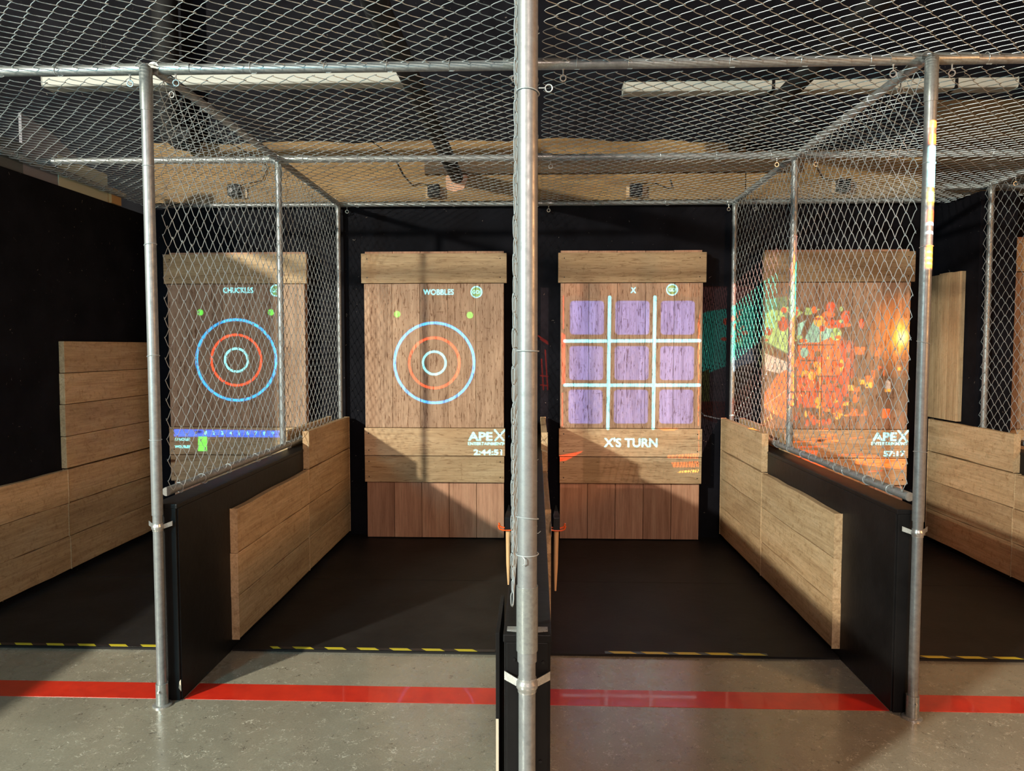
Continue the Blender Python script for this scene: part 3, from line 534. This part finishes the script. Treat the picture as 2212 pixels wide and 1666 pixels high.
def rail(label, p, q, r=.021, sleeves=(), ties=0, eyes=(), name='top_rail'):
    P, Q = Vector(p), Vector(q); t = thing(name, label, 'pipe', tuple(P)); d = (Q-P).normalized(); Ln = (Q-P).length
    n = 12; pts = [P+(Q-P)*i/n+Vector((0, 0, -.004*math.sin(math.pi*i/n)*(Ln > 3))) for i in range(n+1)]
    build('pipe', MB().tube(pts, r, 20), M['pipe'], t, True)
    for s0, s1 in sleeves: build('coupling', MB().tube([P+d*s0, P+d*s1], r+.0035, 20), M['sleeve'], t, True)
    for i in range(ties):
        s = Ln*(i+.5+random.uniform(-.3, .3))/ties; tie(t, P+d*s, d, r+(.004 if any(a < s < b for a, b in sleeves) else 0))
    for s, dr_ in eyes: eye_bolt(t, P+d*s+Vector(dr_)*r, dr_, axis=(random.uniform(-.3, .3), 1, .2))
    return t
DN = (0, 0, -1)
X0 = -3.37
rail('galvanised rail across the front of the cage, just above the side posts', (X0, 3.245, 2.902), (4.6, 3.245, 2.902), .0215,
     [(-1.71-.19-X0, -1.71+.16-X0), (-.15-X0, .14-X0), (1.675-.15-X0, 1.675+.22-X0)], 22,
     [(-1.71-.12-X0, DN), (-1.71+.09-X0, DN), (-.10-X0, DN), (.115-X0, DN), (1.675-.13-X0, DN), (1.675+.12-X0, DN)])
rail('galvanised rail across the cage halfway back, crossing the plywood', (X0, 4.79, 2.90), (4.6, 4.79, 2.90), .021,
     [(-1.71-.1-X0, -1.71+.2-X0), (0-X0, .1-X0), (1.675-.2-X0, 1.675+.06-X0)], 20,
     [(-1.71-.1-X0, DN), (.09-X0, DN), (1.675-.12-X0, DN), (1.675+.13-X0, DN)])
rail('galvanised rail across the back of the cage along the black wall top', (X0+.42, 6.165, 2.872), (3.3, 6.165, 2.872), .019,
     [(1.2, 1.36), (2.75, 3.1), (4.5, 4.75)], 12, [(1.33, DN), (3.05, DN), (4.56, DN), (4.78, DN)])
rail('short galvanised rail above the black wall stub at right', (3.10, 5.66, 2.872), (4.9, 5.66, 2.872), .021, [(.02, .26)], 5, [(.42, DN), (.52, DN)])
rail('galvanised rail sloping in view along the top of the left fence', (-1.71, 3.22, 2.90), (-1.69, 6.165, 2.872), .0215, [(0, .10), (1.5, 1.62)], 9, [(.16, DN)])
rail('galvanised rail running back directly over the middle divider', (-.022, 1.76, 2.90), (-.01, 6.165, 2.872), .0215, [], 6, [])
rail('galvanised rail sloping in view along the top of the right fence', (1.675, 3.22, 2.90), (1.655, 6.165, 2.872), .0215, [(0, .14), (1.5, 1.6)], 9, [(.22, (0, 0, -1))])
rail('galvanised rail along the top of the left side wall', (-3.37, 3.3, 2.905), (-3.36, 5.82, 2.885), .022, [(1.3, 1.6)], 5, [])
rail('galvanised top rail of the far right fence', (3.40, 3.3, 2.90), (3.40, 5.66, 2.875), .021, [(2.2, 2.34)], 5, [(2.0, DN)])
rail('galvanised bottom rail of the left fence on its divider', (-1.715, 3.25, .985), (-1.715, 6.14, .985), .0205, [], 10, [], 'bottom_rail')
rail('galvanised bottom rail of the middle fence on its divider', (-.02, 1.80, .985), (-.02, 6.14, .985), .0205, [], 4, [], 'bottom_rail')
rail('galvanised bottom rail of the right fence on its divider', (1.672, 3.25, .985), (1.672, 6.14, .985), .0205, [], 12, [], 'bottom_rail')
rail('galvanised bottom rail of the far right fence', (3.40, 3.3, .985), (3.40, 5.64, .985), .0205, [], 5, [], 'bottom_rail')

def post(label, x, y, z0=0., z1=2.88, r=.0245, split=.93, clamp=None, flange=True, sleeve=None, ties=4, capsl=.18):
    t = thing('fence_post', label, 'post', (x, y, z0))
    if split:
        build('lower_pipe', MB().tube([(x, y, z0), (x, y, split)], r-.003, 24), M['pipe'], t, True)
        build('upper_pipe', MB().tube([(x, y, split-.04), (x, y, z1)], r, 24), M['pipe'], t, True)
    else: build('upper_pipe', MB().tube([(x, y, z0), (x, y, z1)], r, 24), M['pipe'], t, True)
    if capsl: build('top_sleeve', MB().tube([(x, y, z1-capsl), (x, y, z1), (x, y, z1+.014), (x, y, z1+.022)], [r+.003, r+.003, r*.8, r*.35], 24), M['sleeve'], t, True)
    if sleeve: build('sleeve', MB().tube([(x, y, sleeve[0]), (x, y, sleeve[1])], r+.0025, 24), M['sleeve'], t, True)
    if flange:
        build('base_flange', MB().tube([(x, y, 0), (x, y, .006), (x, y, .009)], [.043, .043, .038], 28), M['zinc'], t, True)
        s = build('base_socket', MB().tube([(x, y, .008), (x, y, .105)], r+.003, 24), M['sleeve'], t, True)
        mb = MB().tube([(x+.0, y-r-.001, .075), (x, y-r-.013, .075)], .0055, 6); build('set_screw', mb, M['zinc'], s, True)
    if clamp:
        zc, w = clamp; c = build('strap_clamp', MB().tube([(x, y, zc-.018), (x, y, zc-.012), (x, y, zc-.006), (x, y, zc+.006), (x, y, zc+.012), (x, y, zc+.018)], [r-.001, r-.001, r+.003, r+.003, r-.001, r-.001], 24), M['zinc'], t, True)
        for s in (-1, 1):
            mb = MB(); x1 = x+s*(r+.002); x2 = x+s*w
            mb.prism([(x1-s*.004, y+.004, zc-.010), (x2, y+.024, zc-.000), (x2, y+.024, zc+.022), (x1-s*.004, y+.004, zc+.010)], (0, .003, 0))
            e = build('clamp_ear', mb, M['zinc'], c)
    for i in range(ties):
        z = z0+(split or 1.0)+.15+(z1-(split or 1.0)-.4)*(i+.5+random.uniform(-.2, .2))/ties; tie(t, (x, y, z), (0, 0, 1), r, False)
    return t
pc = post('thick galvanised middle post in the foreground, top cut off by the frame', -.022, 1.752, 0, 2.95, .0242, .915, (.815, .058), False, (.902, 1.065), 0, 0)
for s in (-1, 1):
    x1 = -.022+s*.026; x2 = -.022+s*.052
    build('foot_tab', MB().prism([(x1, 1.79, .975), (x1, 1.80, .934), (x2, 1.80, .934), (x2, 1.797, .931), (x1-s*.004, 1.79, .931), (x1-s*.004, 1.785, .975)], (0, .022, 0)), M['zinc'], pc)
for z, tl in ((2.26, .3), (1.645, .05), (1.235, .35), (1.145, 0)): build('tie_wire', MB().ring((-.022, 1.752, z), (tl*.3, tl*.5, 1), .0275, .0016, 22, 5), M['wire'], pc, True)
mb = MB().ring((.028, 1.735, 2.265), (.1, 1, .1), .0085, .0014, 16, 5); mb.tube([(.004, 1.73, 2.264), (.02, 1.73, 2.264)], .0013, 5); build('wire_loop', mb, M['wire'], pc, True)
build('wire_tail', MB().tube([(-.033, 1.725, 1.145), (-.028, 1.722, 1.14), (-.027, 1.722, 1.128), (-.034, 1.722, 1.124)], .0015, 5), M['wire'], pc, True)
pl = post('galvanised post at the front of the left fence, standing on the concrete', -1.727, 3.19, clamp=(.835, .055), r=.0242)
pr = post('galvanised post at the front of the right fence, striped by orange and teal light', 1.680, 3.19, clamp=(.838, .055), r=.0242)
post('thin post halfway along the left fence', -1.715, 4.79, .99, 2.88, .0205, None, None, False, None, 4, .12)
post('thin post halfway along the right fence', 1.672, 4.79, .99, 2.88, .0225, None, None, False, None, 4, 0)
post('thin post at the back end of the left fence', -1.69, 6.14, .99, 2.85, .0195, None, None, False, None, 3, .05)
post('thin post at the back end of the right fence', 1.655, 6.14, .99, 2.85, .0205, None, None, False, None, 3, .05)
post('thin post by the black wall stub at the far right', 3.40, 5.57, .935, 2.85, .0215, None, None, False, None, 4, .05)

# ---------------------------------------------------------------- woven wire mesh
def weave(name, label, O, U, V, Nn, lu, lv, pu=.0463, pv=.0925, clip=None, sag=.0, r=.0018, edge=True):
    """pickets run along V, side by side along U; each one is a flattened spiral hooked into its neighbours"""
    O, U, V, Nn = (np.array(a, float) for a in (O, U, V, Nn))
    S = np.array([0, .055, .15, .35, .445, .5, .555, .65, .85, .945])
    tri = np.where(S < .5, 1-4*S, 4*S-3)
    du = np.sign(tri)*np.abs(tri)**.80; du = .6*tri+.4*np.cos(2*np.pi*S); dn = np.sin(2*np.pi*S)
    dn = np.sign(dn)*np.abs(dn)**.6
    A = pu/2+.0030; T = .0032
    ph = [random.uniform(0, 6.28) for _ in range(6)]
    vs = []; fs = []; nb = 0
    pv = lv/round(lv/pv); npd = round(lv/pv)+1
    for k in range(int(lu/pu)):
        ss = np.concatenate([S+i for i in range(npd)]+[[npd]])
        a = np.tile(du, npd); a = np.append(a, du[0]); b = np.append(np.tile(dn, npd), 0.)
        u = (k+.5)*pu+a*A; v = (ss-(.5 if k % 2 else 0))*pv; keep = (v > -.001) & (v < lv+.001)
        wob = .004*np.sin(v*5+ph[0]+k*.7)+.003*np.sin(v*11+ph[1]+k*1.9)
        u = u+wob; n = b*T+sag*np.sin(np.pi*np.clip(v/lv, 0, 1))*np.sin(np.pi*np.clip(u/lu, 0, 1))+.006*np.sin(v*3.1+ph[2])*np.sin(u*2.3+ph[3])
        v = v+.004*np.sin(u*4+ph[4])
        P = O+u[:, None]*U+v[:, None]*V+n[:, None]*Nn
        P = P[keep]
        t = np.gradient(P, axis=0); t /= np.linalg.norm(t, axis=1)[:, None]+1e-9
        s1 = np.cross(t, Nn); s1 /= np.linalg.norm(s1, axis=1)[:, None]+1e-9; s2 = np.cross(s1, t)
        m = len(P); R = np.stack([P+s1*r, P+s2*r, P-s1*r, P-s2*r], 1).reshape(-1, 3)
        vs.append(R); i = np.arange(m-1)*4+nb
        for j in range(4):
            fs.append(np.stack([i+j, i+(j+1) % 4, i+4+(j+1) % 4, i+4+j], 1))
        nb += 4*m
    Vv = np.concatenate(vs).astype(np.float32); F = np.concatenate(fs).astype(np.int32)
    me = bpy.data.meshes.new(name); me.vertices.add(len(Vv)); me.vertices.foreach_set('co', Vv.ravel())
    me.loops.add(F.size); me.loops.foreach_set('vertex_index', F.ravel()); me.polygons.add(len(F))
    me.polygons.foreach_set('loop_start', np.arange(0, F.size, 4, dtype=np.int32)); me.polygons.foreach_set('loop_total', np.full(len(F), 4, np.int32))
    me.polygons.foreach_set('use_smooth', np.ones(len(F), bool)); me.update(calc_edges=True); me.validate()
    me.materials.append(M['wire'])
    o = bpy.data.objects.new(name, me); COL.objects.link(o)
    return tag(o, label, 'chain-link mesh', 'chain-link mesh panels of the cage')
ZM = 2.895
xx, yy, zz = (1, 0, 0), (0, 1, 0), (0, 0, 1)
for lab, xa, la in (('left of the middle post', -3.36, 3.33), ('right of the middle post', .03, 4.55)):
    weave('chain_link_panel', 'overhead chain-link mesh nearest the viewer, '+lab, (xa, 1.72, ZM+.012), xx, yy, zz, la, 1.53, sag=-.012)
    weave('chain_link_panel', 'overhead chain-link mesh between front and middle rails, '+lab, (xa, 3.25, ZM-.028), xx, yy, zz, la, 1.53, sag=-.02)
    weave('chain_link_panel', 'overhead chain-link mesh between middle and back rails, '+lab, (xa, 4.79, ZM-.03), xx, yy, zz, la, 1.42, sag=-.015)
# fences: pickets run along y, stacked in z
weave('chain_link_panel', 'chain-link fence panel on the left divider', (-1.687, 3.22, 1.0), zz, yy, (-1, 0, 0), 1.88, 2.95)
weave('chain_link_panel', 'chain-link fence panel on the middle divider, seen edge-on beside the middle post', (-.056, 1.76, 1.0), zz, yy, (-1, 0, 0), 1.88, 4.35)
weave('chain_link_panel', 'chain-link fence panel on the right divider, in front of the picture target', (1.648, 3.22, 1.0), zz, yy, (-1, 0, 0), 1.88, 2.95)
weave('chain_link_panel', 'chain-link fence panel at the far right edge, right of the wall stub', (3.375, 3.3, 1.0), zz, yy, (-1, 0, 0), 1.88, 2.3)

# ---------------------------------------------------------------- hatchets on orange hooks
def hatchet(label, x, y, z, lean, hl=.36):
    t = thing('throwing_axe', label, 'axe', (x, y, z))
    hs = [(x, y+.002, z+.03), (x, y, z-.01), (x+lean*.2, y, z-.08), (x+lean*.6, y-.01, z-.22), (x+lean, y-.02, z-hl)]
    build('handle', MB().tube(hs, [.0115, .0125, .0125, .0115, .0055], 12), M['handle'], t, True)
    pr = [(y-.035, z-.03), (y-.038, z+.035), (y, z+.042), (y+.06, z+.05), (y+.115, z+.068), (y+.125, z+.02), (y+.12, z-.055), (y+.06, z-.035), (y, z-.03)]
    mb = MB(); n = len(pr)
    for s in (-1, 1):
        for (a, b) in pr:
            w = .0165 if a < y+.02 else .0165*max(.12, 1-(a-y-.02)/.11); mb.v.append((x+s*w, a, b))
    mb.f += [tuple(range(n)), tuple(range(2*n-1, n-1, -1))]+[(i, (i+1) % n, n+(i+1) % n, n+i) for i in range(n)]
    build('axe_head', mb, M['axehead'], t, bev=.002)
def hook(label, xw, s, y, z):
    t = thing('tool_hook', label, 'hook', (xw, y, z), 'orange hooks on the middle divider')
    box('back_plate', M['zinc'], t, min(xw, xw+s*.003), y-.04, z-.035, max(xw, xw+s*.003), y+.06, z+.03)
    for dy in (-.024, .030):
        pts = [(xw, y+dy, z), (xw+s*.02, y+dy, z-.004), (xw+s*.055, y+dy, z-.004), (xw+s*.072, y+dy, z+.003), (xw+s*.078, y+dy, z+.022)]
        build('prong', MB().tube(pts, [.0045, .0045, .0045, .0045, .005], 8), M['orange'], t, True)
hook('orange double hook on the right side of the middle divider', .077, 1, 3.78, .692)
hook('orange double hook on the left side of the middle divider', -.122, -1, 3.78, .692)
hatchet('throwing axe with black head hanging right of the middle post', .108, 3.785, .722, -.006)
hatchet('throwing axe with black head hanging left of the middle post', -.150, 3.785, .722, .004, .33)
